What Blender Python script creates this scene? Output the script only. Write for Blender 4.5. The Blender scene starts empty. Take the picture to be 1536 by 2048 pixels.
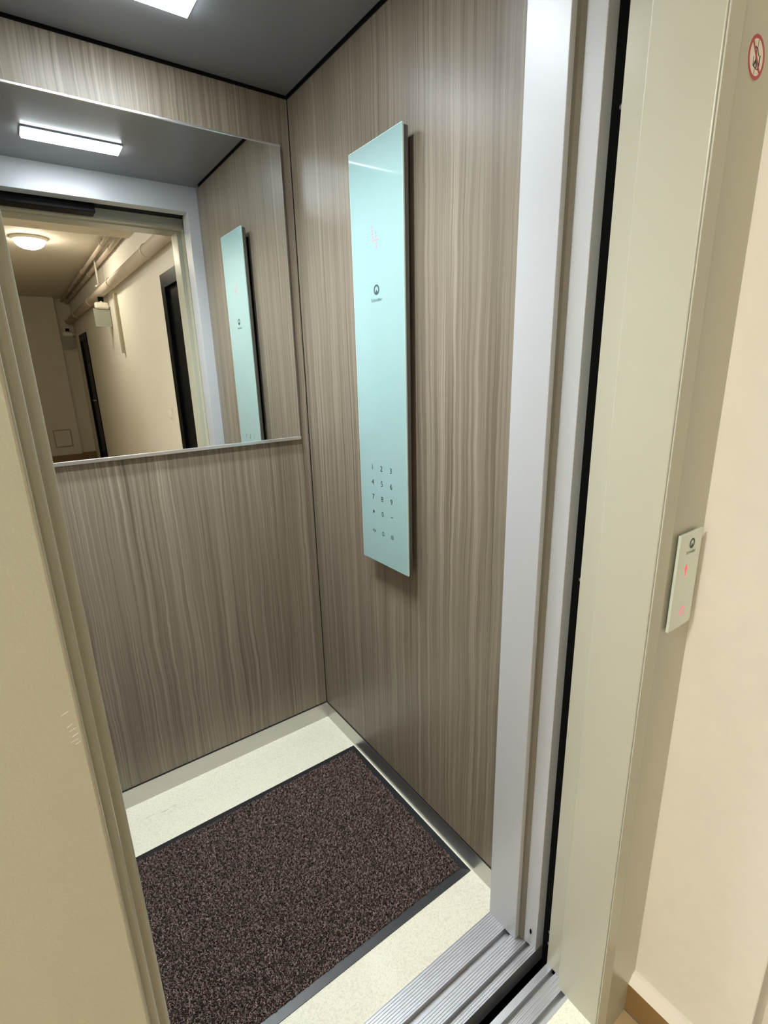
import bpy, bmesh, math, random
from mathutils import Vector, Matrix
random.seed(7)
S = bpy.context.scene
COL = S.collection

# ------------------------------------------------------------------ camera
FPX = 1016.15
CAM = Vector((-0.81400, -1.59272, 1.37100))
RX = Vector((0.81266266, -0.58213818, -0.02635425))
RY = Vector((-0.18161389, -0.21004107, -0.9606764))     # image down
RZ = Vector((0.55371093, 0.78549213, -0.27641691))      # view direction
cd = bpy.data.cameras.new('camera')
cam = bpy.data.objects.new('camera', cd)
COL.objects.link(cam)
m = Matrix.Identity(4)
for i in range(3):
    m[i][0] = RX[i]; m[i][1] = -RY[i]; m[i][2] = -RZ[i]; m[i][3] = CAM[i]
cam.matrix_world = m
cd.sensor_fit = 'VERTICAL'; cd.sensor_height = 36.0; cd.sensor_width = 27.0
cd.lens = FPX / 2048.0 * 36.0
cd.clip_start = 0.01; cd.clip_end = 60
S.camera = cam

# ------------------------------------------------------------------ world, exposure
w = bpy.data.worlds.new('world'); S.world = w; w.use_nodes = True
bg = w.node_tree.nodes['Background']
bg.inputs[0].default_value = (0, 0, 0, 1); bg.inputs[1].default_value = 0.0
S.view_settings.view_transform = 'Standard'
S.view_settings.look = 'None'
S.view_settings.exposure = 0.0
S.view_settings.gamma = 1.0
S.view_settings.use_curve_mapping = False
S.cycles.use_denoising = True
S.cycles.max_bounces = 9; S.cycles.diffuse_bounces = 5; S.cycles.glossy_bounces = 6
S.cycles.adaptive_threshold = 0.03
CABIN_GLOW = 40.0       # glow of the cabin's ceiling light diffusers
CABIN_WATT = 7.0       # downward light of each of them
DOME_NEAR = 200.0       # dome lamps of the corridor
DOME_FAR = 88.0

# ------------------------------------------------------------------ materials
def s2l(c):
    return tuple(((x/255)/12.92 if x/255 <= 0.04045 else ((x/255+0.055)/1.055)**2.4) for x in c)
MATS = {}
def mat(name, col, rough=0.5, metal=0.0, spec=0.5, emit=None, strength=0, coat=0, coat_rough=0.05,
        noise=None, bump=None):
    """noise=(scale, amount): slight colour mottling; bump=(scale, strength, distance)"""
    M = bpy.data.materials.new(name); M.use_nodes = True
    nt = M.node_tree; b = nt.nodes['Principled BSDF']
    b.inputs['Base Color'].default_value = (*col, 1)
    b.inputs['Roughness'].default_value = rough
    b.inputs['Metallic'].default_value = metal
    b.inputs['Specular IOR Level'].default_value = spec
    b.inputs['Coat Weight'].default_value = coat
    b.inputs['Coat Roughness'].default_value = coat_rough
    if emit:
        b.inputs['Emission Color'].default_value = (*emit, 1)
        b.inputs['Emission Strength'].default_value = strength
    if noise or bump:
        tc = nt.nodes.new('ShaderNodeTexCoord')
    if noise:
        n = nt.nodes.new('ShaderNodeTexNoise'); n.inputs['Scale'].default_value = noise[0]
        n.inputs['Detail'].default_value = 3
        nt.links.new(tc.outputs['Object'], n.inputs['Vector'])
        r = nt.nodes.new('ShaderNodeValToRGB')
        a = noise[1]
        r.color_ramp.elements[0].position = 0.3; r.color_ramp.elements[1].position = 0.7
        r.color_ramp.elements[0].color = (*[c*(1-a) for c in col], 1)
        r.color_ramp.elements[1].color = (*[min(1, c*(1+a)) for c in col], 1)
        nt.links.new(n.outputs['Fac'], r.inputs['Fac'])
        nt.links.new(r.outputs['Color'], b.inputs['Base Color'])
    if bump:
        n2 = nt.nodes.new('ShaderNodeTexNoise'); n2.inputs['Scale'].default_value = bump[0]
        n2.inputs['Detail'].default_value = 2
        nt.links.new(tc.outputs['Object'], n2.inputs['Vector'])
        bp = nt.nodes.new('ShaderNodeBump'); bp.inputs['Strength'].default_value = bump[1]
        bp.inputs['Distance'].default_value = bump[2]
        nt.links.new(n2.outputs['Fac'], bp.inputs['Height'])
        nt.links.new(bp.outputs['Normal'], b.inputs['Normal'])
    MATS[name] = M
    return M

def wood_material():
    M = bpy.data.materials.new('laminate_wood'); M.use_nodes = True
    nt = M.node_tree; L = nt.links; b = nt.nodes['Principled BSDF']
    tc = nt.nodes.new('ShaderNodeTexCoord')
    sp = nt.nodes.new('ShaderNodeSeparateXYZ'); L.new(tc.outputs['Object'], sp.inputs[0])
    def math_(op, a, bb=None, clamp=False):
        n = nt.nodes.new('ShaderNodeMath'); n.operation = op; n.use_clamp = clamp
        for i, v in enumerate((a, bb)):
            if v is None: continue
            if hasattr(v, 'is_output') or not isinstance(v, (int, float)): L.new(v, n.inputs[i])
            else: n.inputs[i].default_value = v
        return n.outputs[0]
    u = math_('SUBTRACT', sp.outputs['X'], sp.outputs['Y'])
    z = sp.outputs['Z']
    # slow sideways drift of the grain with height
    def vec(us, zs, off=0.0):
        c = nt.nodes.new('ShaderNodeCombineXYZ')
        L.new(math_('MULTIPLY', u_w, us), c.inputs[0])
        L.new(math_('MULTIPLY', z, zs), c.inputs[1])
        c.inputs[2].default_value = off
        return c.outputs[0]
    cw = nt.nodes.new('ShaderNodeCombineXYZ')
    L.new(math_('MULTIPLY', u, 9.0), cw.inputs[0]); L.new(math_('MULTIPLY', z, 3.2), cw.inputs[1])
    nw = nt.nodes.new('ShaderNodeTexNoise'); nw.inputs['Detail'].default_value = 2.0
    nw.inputs['Scale'].default_value = 1.0
    L.new(cw.outputs[0], nw.inputs['Vector'])
    u_w = math_('ADD', u, math_('MULTIPLY', math_('SUBTRACT', nw.outputs['Fac'], 0.5), 0.022))
    cw2 = nt.nodes.new('ShaderNodeCombineXYZ')
    L.new(math_('MULTIPLY', u, 40.0), cw2.inputs[0]); L.new(math_('MULTIPLY', z, 28.0), cw2.inputs[1])
    nw2 = nt.nodes.new('ShaderNodeTexNoise'); nw2.inputs['Detail'].default_value = 1.0
    nw2.inputs['Scale'].default_value = 1.0
    L.new(cw2.outputs[0], nw2.inputs['Vector'])
    u_w = math_('ADD', u_w, math_('MULTIPLY', math_('SUBTRACT', nw2.outputs['Fac'], 0.5), 0.0022))
    def noise(us, zs, off, detail):
        n = nt.nodes.new('ShaderNodeTexNoise'); n.inputs['Scale'].default_value = 1.0
        n.inputs['Detail'].default_value = detail
        L.new(vec(us, zs, off), n.inputs['Vector']); return n.outputs['Fac']
    fine = noise(330.0, 1.3, 0.0, 3.0)
    mid = noise(90.0, 0.5, 3.1, 3.0)
    broad = noise(14.0, 0.25, 7.7, 2.0)
    # a few sharp dark pores in clusters
    pores = noise(260.0, 0.6, 12.3, 1.0)
    clus = noise(24.0, 0.5, 21.0, 1.0)
    p = math_('MULTIPLY', math_('MULTIPLY', math_('SUBTRACT', pores, 0.56), 9.0, True),
              math_('MULTIPLY', math_('SUBTRACT', clus, 0.50), 6.0, True))
    p = math_('MAXIMUM', math_('MINIMUM', p, 1.0), 0.0)
    t = math_('ADD', math_('MULTIPLY', fine, 0.42), math_('ADD', math_('MULTIPLY', mid, 0.38), math_('MULTIPLY', broad, 0.20)))
    t = math_('SUBTRACT', t, math_('MULTIPLY', p, 0.13))
    r = nt.nodes.new('ShaderNodeValToRGB')
    e = r.color_ramp.elements
    e[0].position = 0.30; e[0].color = (*s2l((86, 78, 66)), 1)
    e[1].position = 0.68; e[1].color = (*s2l((170, 159, 142)), 1)
    k = e.new(0.43); k.color = (*s2l((118, 107, 92)), 1)
    k = e.new(0.54); k.color = (*s2l((138, 128, 112)), 1)
    L.new(t, r.inputs['Fac'])
    L.new(r.outputs['Color'], b.inputs['Base Color'])
    b.inputs['Roughness'].default_value = 0.38
    b.inputs['Specular IOR Level'].default_value = 0.5
    bp = nt.nodes.new('ShaderNodeBump'); bp.inputs['Strength'].default_value = 0.35
    bp.inputs['Distance'].default_value = 0.0006
    L.new(t, bp.inputs['Height']); L.new(bp.outputs['Normal'], b.inputs['Normal'])
    MATS['wood'] = M
wood_material()

def floor_material():
    M = bpy.data.materials.new('speckled_cream_floor'); M.use_nodes = True
    nt = M.node_tree; L = nt.links; b = nt.nodes['Principled BSDF']
    tc = nt.nodes.new('ShaderNodeTexCoord')
    base = s2l((236, 232, 214))
    v = nt.nodes.new('ShaderNodeTexVoronoi'); v.inputs['Scale'].default_value = 330
    L.new(tc.outputs['Object'], v.inputs['Vector'])
    r = nt.nodes.new('ShaderNodeValToRGB'); e = r.color_ramp.elements
    e[0].position = 0.0; e[0].color = (*s2l((222, 217, 197)), 1)
    e[1].position = 0.55; e[1].color = (*base, 1)
    sc = nt.nodes.new('ShaderNodeSeparateColor'); L.new(v.outputs['Color'], sc.inputs[0])
    L.new(sc.outputs[0], r.inputs['Fac'])
    n = nt.nodes.new('ShaderNodeTexNoise'); n.inputs['Scale'].default_value = 420; n.inputs['Detail'].default_value = 1
    L.new(tc.outputs['Object'], n.inputs['Vector'])
    r2 = nt.nodes.new('ShaderNodeValToRGB'); e = r2.color_ramp.elements
    e[0].position = 0.25; e[0].color = (0.62, 0.58, 0.5, 1); e[1].position = 0.33; e[1].color = (1, 1, 1, 1)
    L.new(n.outputs['Fac'], r2.inputs['Fac'])
    mx = nt.nodes.new('ShaderNodeMix'); mx.data_type = 'RGBA'; mx.blend_type = 'MULTIPLY'
    mx.inputs['Factor'].default_value = 1.0
    L.new(r.outputs['Color'], mx.inputs['A']); L.new(r2.outputs['Color'], mx.inputs['B'])
    L.new(mx.outputs['Result'], b.inputs['Base Color'])
    b.inputs['Roughness'].default_value = 0.16
    MATS['floor'] = M
floor_material()

def pile_material():
    M = bpy.data.materials.new('mat_pile'); M.use_nodes = True
    nt = M.node_tree; L = nt.links; b = nt.nodes['Principled BSDF']
    tc = nt.nodes.new('ShaderNodeTexCoord')
    n = nt.nodes.new('ShaderNodeTexNoise'); n.inputs['Scale'].default_value = 150; n.inputs['Detail'].default_value = 2
    L.new(tc.outputs['Object'], n.inputs['Vector'])
    r = nt.nodes.new('ShaderNodeValToRGB'); e = r.color_ramp.elements
    e[0].position = 0.36; e[0].color = (*s2l((50, 40, 38)), 1)
    e[1].position = 0.66; e[1].color = (*s2l((154, 135, 127)), 1)
    L.new(n.outputs['Fac'], r.inputs['Fac'])
    L.new(r.outputs['Color'], b.inputs['Base Color'])
    b.inputs['Roughness'].default_value = 0.95; b.inputs['Specular IOR Level'].default_value = 0.1
    MATS['pile'] = M
pile_material()

def brushed(name, col, rough, axis, metal=1.0):
    """brushed metal; brush lines run along axis"""
    M = bpy.data.materials.new(name); M.use_nodes = True
    nt = M.node_tree; L = nt.links; b = nt.nodes['Principled BSDF']
    tc = nt.nodes.new('ShaderNodeTexCoord'); mp = nt.nodes.new('ShaderNodeMapping')
    sc = [900, 900, 900]; sc['xyz'.index(axis)] = 6
    mp.inputs['Scale'].default_value = sc
    L.new(tc.outputs['Object'], mp.inputs['Vector'])
    n = nt.nodes.new('ShaderNodeTexNoise'); n.inputs['Scale'].default_value = 1; n.inputs['Detail'].default_value = 2
    L.new(mp.outputs[0], n.inputs['Vector'])
    r = nt.nodes.new('ShaderNodeValToRGB'); e = r.color_ramp.elements
    e[0].position = 0.25; e[0].color = (*[c*0.92 for c in col], 1)
    e[1].position = 0.75; e[1].color = (*[min(1, c*1.06) for c in col], 1)
    L.new(n.outputs['Fac'], r.inputs['Fac']); L.new(r.outputs['Color'], b.inputs['Base Color'])
    b.inputs['Roughness'].default_value = rough; b.inputs['Metallic'].default_value = metal
    bp = nt.nodes.new('ShaderNodeBump'); bp.inputs['Strength'].default_value = 0.04; bp.inputs['Distance'].default_value = 0.0002
    L.new(n.outputs['Fac'], bp.inputs['Height']); L.new(bp.outputs['Normal'], b.inputs['Normal'])
    MATS[name] = M

brushed('steel_x', (0.56, 0.55, 0.53), 0.33, 'x')
brushed('steel_y', (0.56, 0.55, 0.53), 0.33, 'y')
brushed('sill_alu', (0.54, 0.54, 0.56), 0.38, 'x', 0.75)
mat('silver', (0.58, 0.60, 0.64), 0.36, 0.1, spec=0.4, noise=(900, 0.04))
mat('ceiling_grey', (0.265, 0.275, 0.305), 0.36, 0.45)
mat('joint', (0.012, 0.011, 0.012), 0.8)
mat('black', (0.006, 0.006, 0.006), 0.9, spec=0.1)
mat('black_gloss', (0.004, 0.004, 0.005), 0.4, spec=0.06)
mat('trim_alu', (0.78, 0.79, 0.81), 0.25, 0.9)
mat('mirror', (0.86, 0.875, 0.86), 0.0, 1.0)
mat('paint', s2l((184, 183, 166)), 0.28, bump=(420, 0.10, 0.0012))
mat('wall_cream', s2l((234, 230, 220)), 0.75, noise=(30, 0.015), bump=(300, 0.15, 0.0008))
mat('wall_far', s2l((226, 218, 200)), 0.8, noise=(6, 0.03))
mat('corridor_ceiling', s2l((222, 214, 198)), 0.8, noise=(12, 0.03))
mat('tile_tan', s2l((186, 164, 126)), 0.3, noise=(25, 0.06))
mat('tile_brown', s2l((142, 112, 68)), 0.35, noise=(25, 0.08))
mat('strip_taupe', s2l((126, 122, 112)), 0.5)
mat('scuff', s2l((205, 199, 180)), 0.4)
mat('grout_white', s2l((244, 240, 230)), 0.7)
mat('rubber', (0.014, 0.015, 0.017), 0.42)
mat('mat_back', s2l((44, 34, 32)), 0.95, spec=0.1)
mat('glass_mint', s2l((152, 184, 184)), 0.07, coat=0.6, coat_rough=0.02)
mat('glass_edge', s2l((214, 240, 234)), 0.2)
mat('glass_grey', s2l((214, 226, 214)), 0.07, coat=0.6, coat_rough=0.02)
mat('housing', (0.17, 0.165, 0.16), 0.4, 0.6)
mat('print_dark', s2l((58, 78, 80)), 0.5)
mat('print_grey', s2l((62, 84, 84)), 0.5)
mat('print_black', (0.012, 0.014, 0.014), 0.5)
mat('led_pink', (0.45, 0.12, 0.17), 0.6, emit=(1.0, 0.55, 0.64), strength=0.42)
mat('led_red', (0.5, 0.04, 0.07), 0.5, emit=(1.0, 0.10, 0.15), strength=0.9)
mat('led_rose', (0.5, 0.12, 0.17), 0.5, emit=(1.0, 0.28, 0.36), strength=0.55)
mat('sign_red', s2l((168, 44, 48)), 0.45)
mat('sign_white', s2l((236, 226, 216)), 0.45)
mat('white_plastic', s2l((232, 226, 212)), 0.45)
mat('plate_grey', s2l((150, 152, 142)), 0.3)
mat('pipe_paint', s2l((198, 184, 168)), 0.5)
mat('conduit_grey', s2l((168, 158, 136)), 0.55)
mat('bolt_steel', (0.6, 0.6, 0.62), 0.3, 1.0)
mat('led_panel', (0.9, 0.9, 0.9), 0.5, emit=(0.91, 0.975, 1.0), strength=CABIN_GLOW)
mat('dome_near_glow', (0.9, 0.88, 0.8), 0.4, emit=(1.0, 0.995, 0.955), strength=DOME_NEAR)
mat('dome_far_glow', (0.9, 0.88, 0.8), 0.4, emit=(1.0, 0.91, 0.74), strength=DOME_FAR)

# ------------------------------------------------------------------ builders
def finish(bm, name, material, parent=None, smooth=False):
    bmesh.ops.recalc_face_normals(bm, faces=bm.faces[:])
    me = bpy.data.meshes.new(name); bm.to_mesh(me); bm.free()
    me.materials.append(MATS[material])
    if smooth:
        for p in me.polygons: p.use_smooth = True
    o = bpy.data.objects.new(name, me); COL.objects.link(o)
    if parent: o.parent = parent
    return o
def add_box(bm, x0, x1, y0, y1, z0, z1, bevel=0.0, seg=2):
    vs = [bm.verts.new((x, y, z)) for x in (x0, x1) for y in (y0, y1) for z in (z0, z1)]
    fs = [(0,1,3,2), (4,6,7,5), (0,4,5,1), (2,3,7,6), (0,2,6,4), (1,5,7,3)]
    faces = [bm.faces.new([vs[i] for i in f]) for f in fs]
    if bevel:
        ed = list({e for f in faces for e in f.edges})
        bmesh.ops.bevel(bm, geom=ed, offset=bevel, segments=seg, affect='EDGES', profile=0.5)
def box(name, b, material, parent=None, bevel=0.0, seg=2):
    bm = bmesh.new(); add_box(bm, *b, bevel=bevel, seg=seg)
    return finish(bm, name, material, parent)
def add_prism(bm, pts, axis, a, b, bevel=0.0, seg=3):
    """pts: polygon in the two other axes (in xyz order); extruded along axis from a to b"""
    def P(p, t):
        if axis == 'z': return (p[0], p[1], t)
        if axis == 'x': return (t, p[0], p[1])
        return (p[0], t, p[1])
    A = [bm.verts.new(P(p, a)) for p in pts]; B = [bm.verts.new(P(p, b)) for p in pts]
    n = len(pts); side = []
    for i in range(n):
        bm.faces.new((A[i], A[(i+1) % n], B[(i+1) % n], B[i]))
        side.append(bm.edges.get((A[i], B[i])))
    bm.faces.new(A[::-1]); bm.faces.new(B)
    if bevel:
        bmesh.ops.bevel(bm, geom=side, offset=bevel, segments=seg, affect='EDGES', profile=0.5)
def prism(name, pts, axis, a, b, material, parent=None, bevel=0.0, seg=3):
    bm = bmesh.new(); add_prism(bm, pts, axis, a, b, bevel, seg)
    return finish(bm, name, material, parent)
def add_tube(bm, p0, p1, r, n=16, r1=None):
    p0 = Vector(p0); p1 = Vector(p1); d = (p1-p0)
    q = d.to_track_quat('Z', 'Y').to_matrix().to_4x4()
    mm = Matrix.Translation((p0+p1)/2) @ q
    bmesh.ops.create_cone(bm, cap_ends=True, segments=n, radius1=r, radius2=r if r1 is None else r1, depth=d.length, matrix=mm)
def tube(name, p0, p1, r, material, parent=None, n=16, smooth=True):
    bm = bmesh.new(); add_tube(bm, p0, p1, r, n)
    o = finish(bm, name, material, parent)
    if smooth:
        for p in o.data.polygons: p.use_smooth = len(p.vertices) == 4
    return o
def add_lathe(bm, prof, centre, n=40):
    rings = []
    for r, z in prof:
        if r < 1e-6: rings.append([bm.verts.new((centre[0], centre[1], z))])
        else: rings.append([bm.verts.new((centre[0]+r*math.cos(2*math.pi*i/n), centre[1]+r*math.sin(2*math.pi*i/n), z)) for i in range(n)])
    for a, b in zip(rings, rings[1:]):
        for i in range(n):
            j = (i+1) % n
            if len(a) == 1: bm.faces.new((a[0], b[i], b[j]))
            elif len(b) == 1: bm.faces.new((a[i], a[j], b[0]))
            else: bm.faces.new((a[i], a[j], b[j], b[i]))
def root(name, loc=(0, 0, 0)):
    o = bpy.data.objects.new(name, None); COL.objects.link(o); o.empty_display_size = 0.05
    return o
def tag(o, label, cat, group=None):
    o['label'] = label; o['category'] = cat; o['kind'] = 'thing'
    if group: o['group'] = group
    return o
def struct(o, label=None):
    o['kind'] = 'structure'
    if label: o['label'] = label
    return o
# flat marks lying on a plane: frame = (origin, right, up, normal)
FR_RIGHT = lambda x: (Vector((x, 0, 0)), Vector((0, -1, 0)), Vector((0, 0, 1)), Vector((-1, 0, 0)))
FR_FRONT = lambda y: (Vector((0, y, 0)), Vector((1, 0, 0)), Vector((0, 0, 1)), Vector((0, -1, 0)))
def fr_pt(fr, a, b, t):      # a along right, b along up
    return fr[0] + fr[1]*a + fr[2]*b + fr[3]*t
def flat_polys(name, polys, fr, thick, material, parent):
    bm = bmesh.new()
    for poly in polys:
        lo = [bm.verts.new(fr_pt(fr, a, b, -0.0002)) for a, b in poly]
        hi = [bm.verts.new(fr_pt(fr, a, b, thick)) for a, b in poly]
        n = len(poly)
        for i in range(n): bm.faces.new((lo[i], lo[(i+1) % n], hi[(i+1) % n], hi[i]))
        bm.faces.new(hi); bm.faces.new(lo[::-1])
    return finish(bm, name, material, parent)
def ring_polys(cx, cy, r0, r1, n=28, a0=0.0, a1=2*math.pi):
    out = []
    for i in range(n):
        s = a0+(a1-a0)*i/n; e = a0+(a1-a0)*(i+1)/n
        out.append([(cx+r0*math.cos(s), cy+r0*math.sin(s)), (cx+r1*math.cos(s), cy+r1*math.sin(s)),
                    (cx+r1*math.cos(e), cy+r1*math.sin(e)), (cx+r0*math.cos(e), cy+r0*math.sin(e))])
    return out
def disc(cx, cy, r, n=24): return [(cx+r*math.cos(2*math.pi*i/n), cy+r*math.sin(2*math.pi*i/n)) for i in range(n)]
def stroke(x0, y0, x1, y1, w):
    dx, dy = x1-x0, y1-y0; l = math.hypot(dx, dy); nx, ny = -dy/l*w/2, dx/l*w/2
    return [(x0+nx, y0+ny), (x0-nx, y0-ny), (x1-nx, y1-ny), (x1+nx, y1+ny)]
def text_mark(name, body, fr, a, b, height, material, parent, thick=0.0003, xscale=1.0):
    cu = bpy.data.curves.new(name, 'FONT'); cu.body = body; cu.size = 1.0
    cu.align_x = 'CENTER'; cu.align_y = 'CENTER'; cu.resolution_u = 4; cu.extrude = 0.0
    t = bpy.data.objects.new(name, cu); COL.objects.link(t)
    dg = bpy.context.evaluated_depsgraph_get()
    me = bpy.data.meshes.new_from_object(t.evaluated_get(dg))
    bpy.data.objects.remove(t); bpy.data.curves.remove(cu)
    xs = [v.co.x for v in me.vertices]; ys = [v.co.y for v in me.vertices]
    cx = (min(xs)+max(xs))/2; cy = (min(ys)+max(ys))/2; h = max(ys)-min(ys)
    k = height/h
    for v in me.vertices:
        v.co = fr_pt(fr, a+(v.co.x-cx)*k*xscale, b+(v.co.y-cy)*k, thick)
    me.materials.clear(); me.materials.append(MATS[material]); me.name = name
    o = bpy.data.objects.new(name, me); COL.objects.link(o); o.parent = parent
    return o

# ------------------------------------------------------------------ cabin shell
XL = -0.975; YF = -0.932; H = 2.135
# back wall: dark backing carrying laminate panels with an open joint
wb = struct(box('wall_back', (XL-0.02, 0.04, 0.012, 0.04, -0.02, 2.2), 'joint'))
box('panel', (XL+0.002, -0.0275, 0.0, 0.0125, 0.0715, 2.1285), 'wood', wb)
box('panel', (-0.0265, -0.002, 0.0, 0.0125, 0.0715, 2.1285), 'wood', wb)
wr = struct(box('wall_right', (0.012, 0.04, -0.99, 0.012, -0.02, 2.2), 'joint'))
box('panel', (0.0, 0.0125, YF-0.045, -0.002, 0.0715, 2.1285), 'wood', wr)
wl = struct(box('wall_left', (XL-0.04, XL-0.012, -0.99, 0.012, -0.02, 2.2), 'joint'))
box('panel', (XL-0.0125, XL, YF-0.0, -0.002, 0.0715, 2.1285), 'wood', wl)
struct(box('floor', (XL-0.02, 0.02, YF-0.001, 0.02, -0.03, 0.0), 'floor'))
# worn scuffs on the floor near the back wall
fl = bpy.data.objects['floor']
for cx_, cy_, rx_, ry_ in ((-0.640, -0.100, 0.0035, 0.0022), (-0.598, -0.104, 0.0022, 0.0018), (-0.655, -0.085, 0.012, 0.003), (-0.625, -0.082, 0.010, 0.002), (-0.700, -0.078, 0.016, 0.002)):
    bm = bmesh.new()
    ring_ = [bm.verts.new((cx_+rx_*(1+0.25*random.uniform(-1, 1))*math.cos(t_*math.pi/6), cy_+ry_*(1+0.25*random.uniform(-1, 1))*math.sin(t_*math.pi/6), 0.0002)) for t_ in range(12)]
    bm.faces.new(ring_)
    finish(bm, 'scuff', 'scuff', fl)
# ceiling: grey plate with a dark shadow joint all round
ce = struct(box('ceiling', (XL-0.02, 0.02, YF-0.06, 0.02, 2.16, 2.2), 'joint'))
box('ceiling_plate', (XL+0.007, -0.007, YF+0.003, -0.007, H, 2.161), 'ceiling_grey', ce)
# skirting
bb = struct(box('baseboard_back', (XL, -0.001, -0.002, 0.0124, 0.0, 0.067), 'steel_x'))
br = struct(box('baseboard_right', (-0.002, 0.0124, YF-0.04, -0.002, 0.0, 0.067), 'steel_y'))
bl = struct(box('baseboard_left', (XL-0.0124, XL+0.002, YF, -0.002, 0.0, 0.067), 'steel_y'))

# dark open joint between the skirting and the panels
box('joint_strip', (XL, -0.001, -0.0012, 0.0124, 0.0668, 0.0718), 'joint', bb)
box('joint_strip', (-0.0012, 0.0124, YF-0.04, -0.0012, 0.0668, 0.0718), 'joint', br)
# front wall of the cabin: header and door posts in silver
wf = struct(box('wall_front', (XL-0.012, 0.012, YF-0.06, YF, 2.036, 2.165), 'silver', bevel=0.0015))
post = prism('door_post', [(-0.0477, YF), (-0.0477, -1.0163), (-0.0345, -1.0163), (-0.0345, -1.0080), (-0.0312, -1.0080), (-0.0302, -1.0180), (-0.0265, -1.0620),
                           (0.0115, -1.0620), (0.0115, YF)], 'z', 0.0, 2.036, 'silver', wf, bevel=0.0012, seg=3)
prism('taupe_strip', [(-0.0352, -1.0085), (-0.0352, -1.0230), (-0.0298, -1.0300), (-0.0298, -1.0085)], 'z', 0.002, 2.034, 'strip_taupe', post, bevel=0.0008)  # darker strip filling the step of the post
flat_polys('sensor_hole', [[(1.0460+0.0028*math.cos(t*math.pi/8), 0.045+0.0085*math.sin(t*math.pi/8)) for t in range(16)]],
           FR_RIGHT(-0.0281), 0.0004, 'black', post)
prism('door_post', [(XL-0.012, YF), (XL-0.012, -0.99), (-0.835, -0.99), (-0.835, YF)], 'z', 0.0, 2.036, 'silver', wf, bevel=0.002)

# ------------------------------------------------------------------ sills
def sill_profile(segments, z_top, z_bot, rib):
    """segments: list of (y0, y1, kind, ribs), from the cabin outwards"""
    pts = []
    for y0, y1, kind, n in segments:
        if kind == 'plate':
            if n == 0: pts += [(y0, z_top), (y1, z_top)]
            else:
                pts.append((y0, z_top))
                w_ = (y1-y0)/n
                for i in range(n):
                    a = y0+i*w_
                    pts += [(a+w_*0.22, z_top), (a+w_*0.36, z_top-rib), (a+w_*0.64, z_top-rib), (a+w_*0.78, z_top)]
                pts.append((y1, z_top))
        else:
            pts += [(y0, z_top), (y0, z_top-0.016), (y1, z_top-0.016), (y1, z_top)]
    clean = []
    for p in pts:
        if not clean or (abs(clean[-1][0]-p[0])+abs(clean[-1][1]-p[1])) > 1e-6: clean.append(p)
    clean += [(clean[-1][0], z_bot), (clean[0][0], z_bot)]
    return clean
cs = root('car_sill')
tag(cs, 'ribbed aluminium sill of the cabin with two door grooves beside cream floor', 'sill')
prof = sill_profile([(YF-0.001, -0.984, 'plate', 9), (-0.984, -1.0024, 'groove', 0), (-1.0024, -1.0358, 'plate', 6),
                     (-1.0358, -1.0470, 'groove', 0), (-1.0470, -1.0632, 'plate', 3)], 0.0005, -0.05, 0.0014)
prism('ribbed_plate', prof, 'x', XL+0.001, 0.011, 'sill_alu', cs)
ls = root('landing_sill')
tag(ls, 'narrow worn aluminium landing sill with two grooves beyond the black gap', 'sill')
prof = sill_profile([(-1.096, -1.1103, 'plate', 0), (-1.1103, -1.1206, 'groove', 0), (-1.1206, -1.1495, 'plate', 4),
                     (-1.1495, -1.1607, 'groove', 0), (-1.1607, -1.168, 'plate', 0)], 0.0005, -0.05, 0.0006)
prism('grooved_plate', prof, 'x', -1.2, -0.026, 'sill_alu', ls)
# shaft gap between the sills
struct(box('wall_shaft', (0.0005, 0.02, -1.0965, -1.0615, -0.32, 2.3), 'black'))
struct(box('shaft_dark_sheet', (-1.3, 0.02, -1.12, -1.03, -0.34, -0.30), 'black'))  # black sheet giving the open shaft its darkness
for z in (1.732, 0.9705, 0.055, 0.018):
    bm = bmesh.new()
    add_lathe(bm, [(0.0, 0.0025), (0.0025, 0.002), (0.0042, 0.0)], (0, 0), 14)
    for v in bm.verts: v.co = Vector((0.0006-v.co.z, -1.079+v.co.x, z+v.co.y))
    b_ = finish(bm, 'bolt', 'bolt_steel', bpy.data.objects['wall_shaft'], True)

# ------------------------------------------------------------------ landing door frame
YO = -1.238; XW = 0.0885; ZF = -0.0435
lf = root('lift_portal')
tag(lf, 'pebble grey painted steel frame around the lift doorway on the landing', 'door frame')
# right side: closing strip, broad reveal with seam, front face with edge strip
box('closing_strip', (-0.0283, 0.06, -1.1395, -1.096, 0.0006, 2.05), 'paint', lf, bevel=0.0012)
prism('jamb', [(-0.0475, -1.1392), (-0.0475, -1.2348), (XW-0.002, -1.2348), (XW-0.002, -1.1392)], 'z', 0.0006, 2.0, 'paint', lf, bevel=0.0022)
fp = prism('front_plate', [(-0.0475, -1.2362), (-0.0475, -1.2382), (-0.0245, -1.2445), (-0.0222, -1.2432), (XW, -1.2412), (XW, -1.2330), (-0.0440, -1.2345)],
      'z', ZF, 2.14, 'paint', lf, bevel=0.0006, seg=2)
# left side
prism('jamb', [(-0.8150, -1.1700), (-0.8150, YO), (-1.16, YO), (-1.16, -1.1700)], 'z', ZF, 2.14, 'paint', lf, bevel=0.0025)
# header
prism('header', [(-1.16, 2.0), (0.06, 2.0), (0.06, 2.14), (-1.16, 2.14)], 'y', -1.2345, -1.170, 'paint', lf, bevel=0.002)
prism('header_soffit', [(-0.795, 2.0), (0.06, 2.0), (0.06, 2.14), (-0.795, 2.14)], 'y', -1.1705, -1.139, 'paint', lf, bevel=0.001)
prism('head_strip', [(-0.79, 2.005), (0.06, 2.005), (0.06, 2.14), (-0.79, 2.14)], 'y', -1.1385, -1.096, 'paint', lf, bevel=0.0015)
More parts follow.
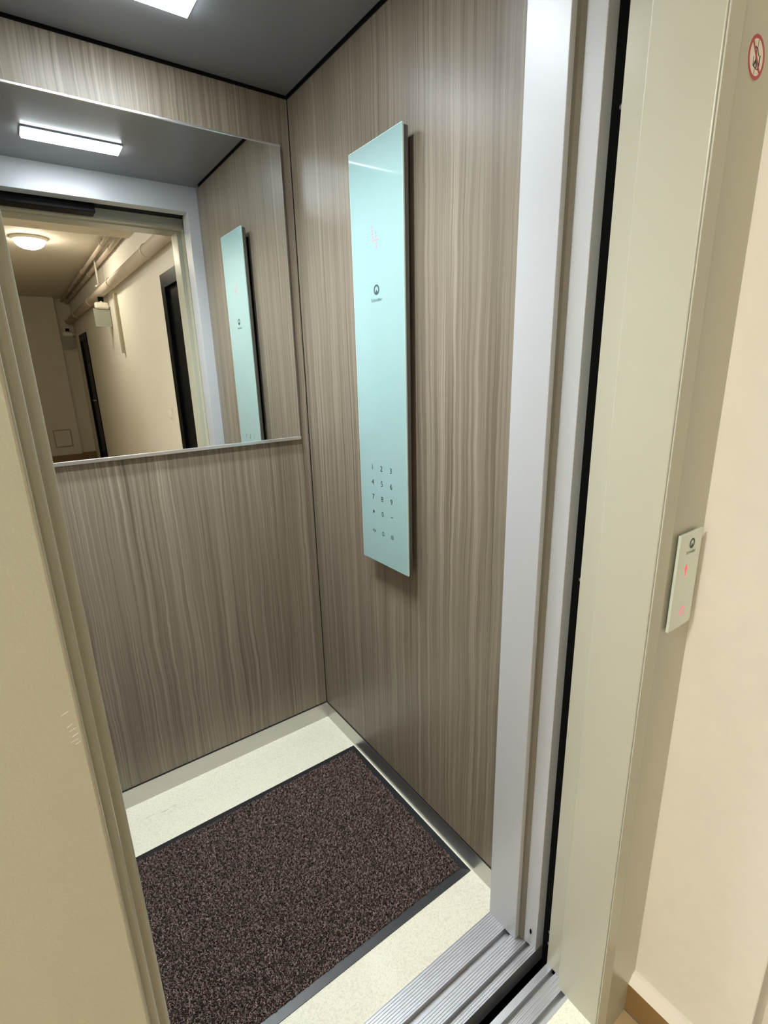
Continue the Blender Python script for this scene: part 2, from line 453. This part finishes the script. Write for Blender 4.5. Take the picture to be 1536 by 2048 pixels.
# short scratches on the left jamb
for a, b_, l, r_ in ((-0.8235, 1.158, 0.0050, 0.35), (-0.8225, 1.148, 0.0040, 0.45), (-0.8212, 1.1445, 0.0046, 0.3), (-0.8206, 1.140, 0.004, 0.4),
                     (-0.8215, 1.136, 0.005, 0.25), (-0.8200, 1.1335, 0.0036, 0.4)):
    flat_polys('scratch', [stroke(a-l/2*math.cos(r_), b_-l/2*math.sin(r_), a+l/2*math.cos(r_), b_+l/2*math.sin(r_), 0.00035)], FR_FRONT(YO), 0.0001, 'wall_cream', lf)

# sliding landing door panels, pushed open to the left
for nm, (x1, ya, yb), lab in (
    ('sliding_door', (-0.8072, -1.1655, -1.1405), 'open pebble grey sliding door leaf just behind the scratched jamb'),
    ('sliding_door', (-0.7972, -1.1280, -1.1020), 'inner open sliding door leaf, the one nearer the cabin sill')):
    r_ = root(nm); tag(r_, lab, 'sliding door')
    prism('leaf', [(x1-0.5, ya), (x1, ya), (x1, yb), (x1-0.5, yb)], 'z', 0.004, 2.03, 'paint', r_, bevel=0.006, seg=4)
    box('guide_shoe', (x1-0.12, x1-0.05, (ya+yb)/2-0.003, (ya+yb)/2+0.003, -0.012, 0.006), 'black', r_)
# car door leaves and their rail above the opening
for x1, ya, yb, lab in ((-0.842, -1.0010, -0.9860, 'open silver cabin door leaf in the groove next to the cabin floor'),
                        (-0.836, -1.0490, -1.0340, 'open silver cabin door leaf in the groove next to the black gap')):
    r_ = root('sliding_door'); tag(r_, lab, 'sliding door')
    box('leaf', (x1-0.45, x1, ya, yb, 0.004, 2.0), 'silver', r_, bevel=0.003)
    box('guide_shoe', (x1-0.12, x1-0.05, ya+0.004, yb-0.004, -0.012, 0.006), 'black', r_)
op = root('operator_rail'); tag(op, 'black door rail above the lift doorway seen in the mirror', 'door rail')
box('rail', (-1.3, -0.40, -1.072, -0.997, 2.004, 2.11), 'black_gloss', op, bevel=0.002)
box('rail_plate', (-0.405, 0.0, -1.09, -0.997, 2.045, 2.11), 'black_gloss', op)

# ------------------------------------------------------------------ landing and corridor
XC = 0.17; YE = -8.2; ZC = 2.50; ZB = 2.40; XCL = -1.35; XLB = -3.1; YL = -2.25
th = struct(box('trim_1', (-0.8150, -0.0475, -1.2385, -1.1675, ZF, 0.0), 'floor'))
fc = struct(box('floor_corridor', (XLB, XC+0.05, YE, -1.20, -0.12, ZF-0.006), 'grout_white'))
tw = 0.32
tile_me = None
for i in range(5):
    for j in range(4):
        x1 = 0.062-i*(tw+0.004); y1 = -1.2405-j*(tw+0.004)
        x0 = x1-tw
        bm = bmesh.new()
        if i == 0 or tile_me is None or x0 > x1-tw+1e-6:
            add_box(bm, x0, x1, y1-tw, y1, ZF-0.008, ZF, 0.001, 1)
            finish(bm, 'floor_tile', 'tile_tan', fc)
        else:
            add_box(bm, x0, x1, y1-tw, y1, ZF-0.008, ZF, 0.001, 1)
            finish(bm, 'floor_tile', 'tile_tan', fc)
box('floor_field', (XLB, XC+0.05, YE, -1.2405-4*(tw+0.004), ZF-0.008, ZF), 'tile_tan', fc)
box('floor_field', (XLB, 0.062-4*(tw+0.004)-tw-0.004, -1.2405-4*(tw+0.004)+0.004, -1.2405, ZF-0.008, ZF), 'tile_tan', fc)
# right: short pier beside the frame, then the corridor wall with two doorways
D1 = (-1.53, -2.403, 2.008); D2 = (-6.774, -7.59, 1.925)
struct(box('wall_pier', (XW, XC+0.1, -1.45, -1.20, ZF, ZB), 'wall_cream', bevel=0.003))
bm = bmesh.new()
add_box(bm, XC, XC+0.12, D1[0], -1.4495, ZF, ZC)
add_box(bm, XC, XC+0.12, D1[1], D1[0], D1[2], ZC)
add_box(bm, XC, XC+0.12, D2[0], D1[1], ZF, ZC)
add_box(bm, XC, XC+0.12, D2[1], D2[0], D2[2], ZC)
add_box(bm, XC, XC+0.12, YE-0.1, D2[1], ZF, ZC)
struct(finish(bm, 'wall_corridor_right', 'wall_cream'))
struct(box('wall_corridor_left', (XCL-0.1, XCL, YE-0.1, YL, ZF, ZC), 'wall_cream'))
# unseen landing, widened leftwards; rear wall placed so its corner shades the far corridor
struct(box('wall_lobby_left', (XLB-0.1, XLB, YL-0.1, -1.17, ZF, ZC), 'wall_cream'))
struct(box('wall_unseen_rear', (XLB-0.1, XCL-0.099, YL-0.1, YL, ZF, ZC), 'wall_cream'))
struct(box('wall_corridor_end', (-0.04, XC+0.2, YE-0.1, YE, ZF, ZC), 'wall_far'))
struct(box('wall_end_pier', (XCL-0.1, -0.04, YE-0.1, YE+0.12, ZF, ZC), 'wall_far'))
struct(box('wall_landing', (XLB-0.1, -1.161, -1.2335, -1.175, ZF, ZC), 'wall_cream'))
struct(box('wall_above', (-1.1615, XC+0.1, -1.2335, -1.175, 2.1405, ZC), 'wall_cream'))
cc = struct(box('ceiling_corridor', (XLB-0.1, XC+0.2, YE-0.1, -1.10, ZC, ZC+0.1), 'corridor_ceiling'))
box('soffit', (XLB, XC+0.1, -3.25, -1.2335, ZB, ZC+0.01), 'corridor_ceiling', cc)
# baseboard: brown tiles with a sloped white mortar strip on top
bs = struct(prism('baseboard_corridor', [(XW+0.001, ZF), (0.0655, ZF), (0.0655, 0.033), (XW+0.001, 0.033)], 'y', -1.449, -1.2410, 'grout_white'))
for a, b_ in ((-1.2408, -1.4495),):
    box('baseboard_tile', (0.0629, XW, b_, a, ZF, 0.0352), 'tile_brown', bs, bevel=0.001)
prism('mortar_strip', [(0.0629, 0.0346), (XW+0.001, 0.0346), (XW+0.001, 0.0545), (0.0800, 0.0535)], 'y', -1.4495, -1.2408, 'grout_white', bs, bevel=0.001)
bs2 = struct(box('baseboard_end', (-0.038, XC, YE, YE+0.015, ZF, 0.12), 'tile_brown'))
struct(box('baseboard_end_pier', (XCL, -0.038, YE+0.118, YE+0.14, ZF, 0.12), 'tile_brown'))
# black flat doors
for n, D in ((1, D1), (2, D2)):
    d = root('door_%d' % n); struct(d)
    y0, y1, zt = D
    fw = 0.09
    bm = bmesh.new()
    add_box(bm, XC-0.012, XC+0.03, y0-fw, y0, ZF, zt, 0.002, 1)
    add_box(bm, XC-0.012, XC+0.03, y1, y1+fw, ZF, zt, 0.002, 1)
    add_box(bm, XC-0.012, XC+0.03, y1+fw-0.003, y0-fw+0.003, zt-fw, zt, 0.002, 1)
    finish(bm, 'door_casing', 'black_gloss', d)
    lf_ = box('door_leaf', (XC+0.012, XC+0.06, y1+fw-0.004, y0-fw+0.004, ZF, zt-fw+0.004), 'black_gloss', d)
    tube('peephole', (XC+0.013, (y0+y1)/2, 1.50), (XC+0.008, (y0+y1)/2, 1.50), 0.008, 'bolt_steel', lf_)
    tube('door_handle', (XC-0.03, y0-fw-0.06, 1.0), (XC-0.03, y0-fw-0.18, 1.0), 0.008, 'bolt_steel', lf_)
    tube('handle_neck', (XC+0.013, y0-fw-0.06, 1.0), (XC-0.035, y0-fw-0.06, 1.0), 0.008, 'bolt_steel', lf_)

# ------------------------------------------------------------------ mirror
mr = root('mirror')
tag(mr, 'wide wall mirror with thin silver edging on the back wall of the cabin', 'mirror')
MX0 = XL+0.012; MX1 = -0.0375; MZ0 = 1.147; MZ1 = 2.0005
box('mirror_glass', (MX0, MX1, -0.008, 0.0002, MZ0, MZ1), 'mirror', mr)
box('bottom_trim', (MX0-0.001, MX1+0.001, -0.0125, 0.0002, MZ0-0.0095, MZ0+0.0005), 'trim_alu', mr, bevel=0.0008)
box('top_trim', (MX0-0.001, MX1+0.001, -0.0105, 0.0002, MZ1-0.0005, MZ1+0.005), 'trim_alu', mr, bevel=0.0008)
box('side_trim', (MX1, MX1+0.0018, -0.0082, 0.0002, MZ0, MZ1), 'housing', mr)

# ------------------------------------------------------------------ cabin ceiling lights
for yc, lab in ((-0.26, 'lit rectangular ceiling light close to the mirror wall'),
                (-0.655, 'lit rectangular ceiling light nearer the lift doorway than the mirror')):
    r_ = root('ceiling_light'); tag(r_, lab, 'ceiling light', 'ceiling lights of the lift cabin')
    x0, x1, y0, y1 = -0.635, -0.345, yc-0.040, yc+0.040
    box('diffuser', (x0, x1, y0, y1, H-0.010, H+0.004), 'led_panel', r_)
    ld = bpy.data.lights.new('light_source', 'AREA'); ld.shape = 'RECTANGLE'; ld.size = x1-x0; ld.size_y = y1-y0
    ld.energy = CABIN_WATT; ld.color = (0.91, 0.975, 1.0); ld.spread = math.radians(120)
    lo_ = bpy.data.objects.new('light_source', ld); COL.objects.link(lo_); lo_.parent = r_
    lo_.location = ((x0+x1)/2, (y0+y1)/2, H-0.0106)
    bm = bmesh.new()
    for q in ((x0-0.004, x0, y0-0.004, y1+0.004), (x1, x1+0.004, y0-0.004, y1+0.004), (x0, x1, y0-0.004, y0), (x0, x1, y1, y1+0.004)):
        add_box(bm, *q, H-0.005, H+0.004)
    finish(bm, 'light_frame', 'ceiling_grey', r_)

# ------------------------------------------------------------------ car operating panel
cp = root('control_panel')
tag(cp, 'tall mint glass control panel with keypad on the wood wall', 'control panel')
PX = -0.035; PY0 = -0.5928; PY1 = -0.3768; PZ0 = 0.8240; PZ1 = 1.8700
prism('housing', [(PX+0.004, PY0+0.001), (-0.0165, PY0+0.001), (-0.0165, PY1-0.001), (PX+0.004, PY1-0.001)], 'z', PZ0+0.004, PZ1-0.004, 'housing', cp, bevel=0.003)
box('wall_mount', (-0.017, 0.0004, PY0+0.024, PY1-0.024, PZ0+0.03, PZ1-0.03), 'black', cp)
box('glass_edge', (PX+0.0003, PX+0.0045, PY0, PY1, PZ0, PZ1), 'glass_edge', cp)
gf = box('glass_face', (PX, PX+0.002, PY0+0.0012, PY1-0.0012, PZ0+0.0012, PZ1-0.0012), 'glass_mint', cp)
FR = FR_RIGHT(PX)
# keypad: columns at -y = .438,.4813,.5243
cols = (0.4380, 0.4812, 0.5240); rows = (1.1027, 1.0601, 1.0172, 0.9737)
for k, ch in enumerate('123456789'):
    text_mark('digit', ch, FR, cols[k % 3], rows[k//3], 0.0150, 'print_black', gf)
text_mark('digit', '0', FR, cols[1], rows[3], 0.0150, 'print_black', gf)
star = [(cols[0]+(0.0062 if i % 2 == 0 else 0.0026)*math.sin(i*math.pi/5), rows[3]+(0.0062 if i % 2 == 0 else 0.0026)*math.cos(i*math.pi/5)) for i in range(10)]
flat_polys('star_symbol', [star], FR, 0.0003, 'print_black', gf)
flat_polys('dash_symbol', [stroke(cols[2]-0.004, rows[3], cols[2]+0.004, rows[3], 0.0018)], FR, 0.0003, 'print_black', gf)
zi = 0.9165
flat_polys('door_open_symbol', [stroke(cols[0], zi-0.006, cols[0], zi+0.006, 0.0012), stroke(cols[0]-0.002, zi, cols[0]-0.008, zi, 0.0012),
    stroke(cols[0]+0.002, zi, cols[0]+0.008, zi, 0.0012), stroke(cols[0]-0.008, zi, cols[0]-0.005, zi+0.0035, 0.0012), stroke(cols[0]-0.008, zi, cols[0]-0.005, zi-0.0035, 0.0012),
    stroke(cols[0]+0.008, zi, cols[0]+0.005, zi+0.0035, 0.0012), stroke(cols[0]+0.008, zi, cols[0]+0.005, zi-0.0035, 0.0012)], FR, 0.0003, 'print_black', gf)
c1 = cols[1]
flat_polys('bell_symbol', [stroke(c1-0.0055, zi-0.0045, c1+0.0055, zi-0.0045, 0.0013), stroke(c1-0.0042, zi-0.004, c1-0.0034, zi+0.003, 0.0013),
    stroke(c1+0.0042, zi-0.004, c1+0.0034, zi+0.003, 0.0013), stroke(c1-0.0034, zi+0.003, c1, zi+0.006, 0.0013), stroke(c1+0.0034, zi+0.003, c1, zi+0.006, 0.0013),
    stroke(c1-0.001, zi-0.006, c1+0.001, zi-0.006, 0.0016)], FR, 0.0003, 'print_black', gf)
flat_polys('lock_symbol', ring_polys(cols[2], zi, 0.0042, 0.0058, 20)+[stroke(cols[2]-0.002, zi-0.002, cols[2]+0.002, zi+0.002, 0.0013)], FR, 0.0003, 'print_black', gf)
def emblem(fr, a, b, r, parent, dark, text, th_, tz, tw_):
    polys = ring_polys(a, b, r*0.62, r, 32)
    polys.append([(a-r*0.42, b-r*0.62), (a+r*0.42, b-r*0.62), (a+r*0.10, b-r*0.05), (a-r*0.10, b-r*0.05)])
    flat_polys('emblem', polys, fr, 0.0003, dark, parent)
    text_mark('brand_name', text, fr, a, b+tz, th_, 'print_grey', parent, xscale=tw_)
emblem(FR, 0.4816, 1.5519, 0.0120, gf, 'print_dark', 'Schindler', 0.0078, -0.0230, 1.15)
# dot-matrix floor number 4
cx0, cz0, pc, pr_ = 0.4700, 1.6924, 0.0078, 0.00755
dots = [(0, r) for r in range(5)] + [(1, 4), (2, 4), (3, 4)] + [(2, r) for r in (2, 3, 5, 6)]
for c_, r in dots:
    flat_polys('display_dot', [disc(cx0+c_*pc, cz0-r*pr_, 0.0024, 12)], FR, 0.0003, 'led_pink', gf)

# ------------------------------------------------------------------ landing call panel
lp = root('call_panel')
tag(lp, 'small pale glass call button plate on the door frame', 'call panel')
LY = -1.2510
box('back_box', (-0.0050, 0.0580, LY+0.004, -1.2380, 0.9420, 1.1000), 'housing', lp, bevel=0.001)
lg = box('glass_plate', (-0.0105, 0.0625, LY, LY+0.0045, 0.9370, 1.1050), 'glass_grey', lp, bevel=0.0008)
FF = FR_FRONT(LY)
emblem(FF, 0.0296, 1.0850, 0.0085, lg, 'print_dark', 'Schindler', 0.0055, -0.0140, 1.05)
au = (0.0205, 1.0405)
flat_polys('arrow_light', [[(au[0], au[1]+0.011), (au[0]-0.0055, au[1]+0.001), (au[0]+0.0055, au[1]+0.001)],
                           stroke(au[0], au[1]+0.002, au[0], au[1]-0.009, 0.003)], FF, 0.0003, 'led_red', lg)
flat_polys('call_ring', ring_polys(0.0285, 0.9660, 0.0050, 0.0080, 20), FF, 0.0003, 'led_rose', lg)

# ------------------------------------------------------------------ prohibition sign on the frame
sg = root('prohibition_sign')
tag(sg, 'round red and white prohibition sticker high on the door frame', 'sign')
SY = -1.2426; FS = FR_FRONT(SY); sx, sz, sr = 0.0245, 1.7315, 0.0235
sd = flat_polys('sticker', [disc(sx, sz, sr, 40)], FS, 0.0006, 'sign_white', sg)
FS2 = FR_FRONT(SY-0.0006)
flat_polys('red_ring', ring_polys(sx, sz, sr*0.82, sr, 40), FS2, 0.0002, 'sign_red', sg)
flat_polys('red_bar', [stroke(sx-sr*0.62, sz+sr*0.62, sx+sr*0.62, sz-sr*0.62, sr*0.15)], FS2, 0.0003, 'sign_red', sg)
pg = []
k = sr
def P_(x0, y0, x1, y1, w_): pg.append(stroke(sx+x0*k, sz+y0*k, sx+x1*k, sz+y1*k, w_*k))
P_(-0.25, 0.42, 0.05, 0.36, 0.09); P_(0.05, 0.36, 0.25, 0.12, 0.08)          # raised arm
P_(0.04, 0.78, 0.02, 0.40, 0.05)                                            # cord above
P_(-0.12, 0.30, 0.0, -0.10, 0.17); P_(0.0, -0.10, -0.22, -0.42, 0.13); P_(0.0, -0.10, 0.12, -0.44, 0.13)
P_(-0.34, -0.05, -0.30, -0.42, 0.05); P_(-0.30, -0.42, 0.20, -0.50, 0.06)    # seat of the cart
P_(0.42, 0.18, 0.40, -0.02, 0.12); P_(0.40, -0.02, 0.42, -0.30, 0.13); P_(0.42, -0.30, 0.28, -0.50, 0.1)
P_(-0.05, -0.52, -0.06, -0.78, 0.05)
flat_polys('pictogram', pg, FS2, 0.00015, 'print_black', sg)

# ------------------------------------------------------------------ floor mat
fm = root('doormat')
tag(fm, 'dark brown ribbed-pile doormat with black rubber border on cabin floor', 'mat')
AX0, AX1, AY0, AY1 = -0.925, -0.0075, -0.8240, -0.2085
bw = 0.021
bm = bmesh.new()
o4 = [(AX0, AY0), (AX1, AY0), (AX1, AY1), (AX0, AY1)]
i4 = [(AX0+bw, AY0+bw), (AX1-bw, AY0+bw), (AX1-bw, AY1-bw), (AX0+bw, AY1-bw)]
lo = [bm.verts.new((*p, 0.0003)) for p in o4]; oh = [bm.verts.new((*p, 0.0020)) for p in o4]
ih = [bm.verts.new((*p, 0.0042)) for p in i4]
for i in range(4):
    j = (i+1) % 4
    bm.faces.new((lo[i], lo[j], oh[j], oh[i])); bm.faces.new((oh[i], oh[j], ih[j], ih[i]))
bm.faces.new(lo[::-1]); bm.faces.new(ih)
finish(bm, 'rubber_border', 'rubber', fm)
verts = []; faces = []
bx0, by0, bx1, by1 = AX0+bw+0.002, AY0+bw+0.002, AX1-bw-0.002, AY1-bw-0.002
st = 0.0036
nx = int((bx1-bx0)/st); ny = int((by1-by0)/st)
rnd = random.random
for i in range(nx+1):
    for j in range(ny+1):
        x = bx0+i*st+(rnd()-.5)*st*.9; y = by0+j*st+(rnd()-.5)*st*.9
        x = min(max(x, bx0), bx1); y = min(max(y, by0), by1)
        a = rnd()*6.283; r_ = 0.0017+rnd()*0.0012; h = 0.0035+rnd()*0.0028
        lx = (rnd()-.5)*0.006; ly = (rnd()-.5)*0.006
        b0 = len(verts)
        for q in range(3):
            verts.append((x+r_*math.cos(a+q*2.094), y+r_*math.sin(a+q*2.094), 0.0040))
        for q in range(3):
            verts.append((x+lx+r_*.55*math.cos(a+q*2.094), y+ly+r_*.55*math.sin(a+q*2.094), 0.0040+h))
        for q in range(3):
            s = (q+1) % 3
            faces.append((b0+q, b0+s, b0+3+s, b0+3+q))
        faces.append((b0+3, b0+4, b0+5))
me = bpy.data.meshes.new('pile'); me.from_pydata(verts, [], faces); me.materials.append(MATS['pile'])
po = bpy.data.objects.new('pile', me); COL.objects.link(po); po.parent = fm; po['kind'] = 'stuff'
box('pile_backing', (bx0-0.001, bx1+0.001, by0-0.001, by1+0.001, 0.0030, 0.0048), 'mat_back', fm)

# ------------------------------------------------------------------ corridor fittings (seen in the mirror, but for the unseen landing lamp)
def dome(x, y, z, r, glow, lab):
    d = root('dome_lamp'); tag(d, lab, 'ceiling lamp')
    bm = bmesh.new()
    add_lathe(bm, [(0.0, z), (r+0.018, z), (r+0.020, z-0.012), (r+0.010, z-0.024), (r, z-0.024), (r, z-0.004), (0.0, z-0.004)], (x, y))
    finish(bm, 'lamp_base', 'white_plastic', d, True)
    bm = bmesh.new()
    prof = [(r*0.985*math.cos(t*math.pi/16), z-0.018-0.075*math.sin(t*math.pi/16)) for t in range(8)] + [(0.0, z-0.093)]
    add_lathe(bm, prof, (x, y))
    finish(bm, 'glass_dome', glow, d, True)
    return d
dome(-0.4541, -4.07, ZC, 0.118, 'dome_far_glow', 'glowing round dome lamp on the corridor ceiling beyond the lower soffit')
dome(-2.10, -1.50, ZB, 0.135, 'dome_near_glow', 'glowing round dome lamp under the lower landing ceiling outside the lift')
# heating pipes under the ceiling
def pipe(name, x, z, y0, y1, r, lab, grp=None, hung=False):
    d = root(name); tag(d, lab, 'pipe', grp)
    tube('pipe_run', (x, y0, z), (x, y1, z), r, 'pipe_paint', d, 20)
    y = y0-0.6
    while y > y1:
        bm = bmesh.new(); add_tube(bm, (x, y+0.012, z), (x, y-0.012, z), r+0.006, 20)
        finish(bm, 'clamp', 'pipe_paint', d)
        tube('bracket', (x, y, z), (x, y, ZC+0.002) if hung else (XC+0.004, y, z), 0.006, 'conduit_grey', d, 8)
        y -= 1.5
    return d
d = pipe('heating_pipe', 0.112, 2.165, -1.85, YE+0.02, 0.042, 'thick painted pipe along the corridor wall above the black door')
tube('riser', (0.112, -1.85, 2.14), (0.112, -1.85, ZB+0.005), 0.042, 'pipe_paint', d, 20)
bm = bmesh.new(); add_tube(bm, (0.112, -1.85, ZB-0.012), (0.112, -1.85, ZB+0.005), 0.062, 24); finish(bm, 'ceiling_rosette', 'white_plastic', d)
pipe('heating_pipe', 0.135, 2.440, -3.26, YE+0.02, 0.021, 'slim painted pipe clamped in the corner of corridor wall and ceiling')
pipe('heating_pipe', 0.070, 2.462, -3.26, YE+0.02, 0.016, 'slimmest painted pipe, hung clear of the wall under the corridor ceiling', hung=True)
# conduit, and a strip added for a shadow on the wall
d = root('conduit'); tag(d, 'thin white conduit dropping from the corridor ceiling to the thick pipe', 'conduit')
tube('drop', (0.100, -4.62, ZC), (0.100, -4.62, 2.235), 0.008, 'white_plastic', d, 10)
tube('elbow', (0.100, -4.62, 2.235), (0.070, -4.60, 2.214), 0.008, 'white_plastic', d, 10)
d = root('conduit'); tag(d, 'grey strip in place of a shadow down the corridor wall beside the exit light', 'conduit')
box('shadow_strip', (XC-0.028, XC+0.001, -4.18, -4.12, 1.56, 2.10), 'conduit_grey', d, bevel=0.002)  # added box stands for the dark shadow stripe on the wall
# emergency exit lights
def exit_light(x, y, z, lab):
    d = root('exit_light'); tag(d, lab, 'exit light', 'exit lights along the corridor')
    body = bmesh.new(); add_box(body, x-0.060, x+0.068, y-0.03, y+0.03, z-0.032, z+0.032, 0.02, 3)
    finish(body, 'light_body', 'white_plastic', d, False)
    box('hanging_plate', (x-0.078, x+0.072, y-0.004, y+0.004, z-0.200, z-0.030), 'plate_grey', d, bevel=0.001)
    tube('wall_arm', (x+0.06, y, z), (XC+0.005, y, z), 0.014, 'white_plastic', d, 12)
    box('sensor', (x-0.02, x+0.03, y-0.012, y+0.012, z+0.040, z+0.082), 'black_gloss', d, bevel=0.003)
    tube('sensor_stem', (x+0.005, y, z+0.02), (x+0.005, y, z+0.055), 0.012, 'white_plastic', d, 12)
    return d
exit_light(0.090, -4.60, 2.035, 'white exit light with hanging plate beside the grey shadow strip')
exit_light(0.060, -8.02, 1.97, 'dim exit light in the corner at the end of the corridor')
# light switch
d = root('light_switch'); tag(d, 'small white light switch on the cream wall beside black door', 'light switch')
sp_ = box('switch_plate', (XC-0.009, XC+0.001, -2.69, -2.605, 1.02, 1.105), 'white_plastic', d, bevel=0.002)
box('rocker', (XC-0.013, XC-0.008, -2.68, -2.615, 1.032, 1.093), 'grout_white', d, bevel=0.002)
# access hatch at the far end
d = root('access_hatch'); tag(d, 'flat square access hatch low on the far end wall', 'hatch')
box('hatch_frame', (-0.39, -0.143, YE+0.119, YE+0.128, 0.25, 0.525), 'conduit_grey', d, bevel=0.001)
box('hatch_door', (-0.375, -0.158, YE+0.126, YE+0.133, 0.265, 0.51), 'wall_far', d, bevel=0.001)
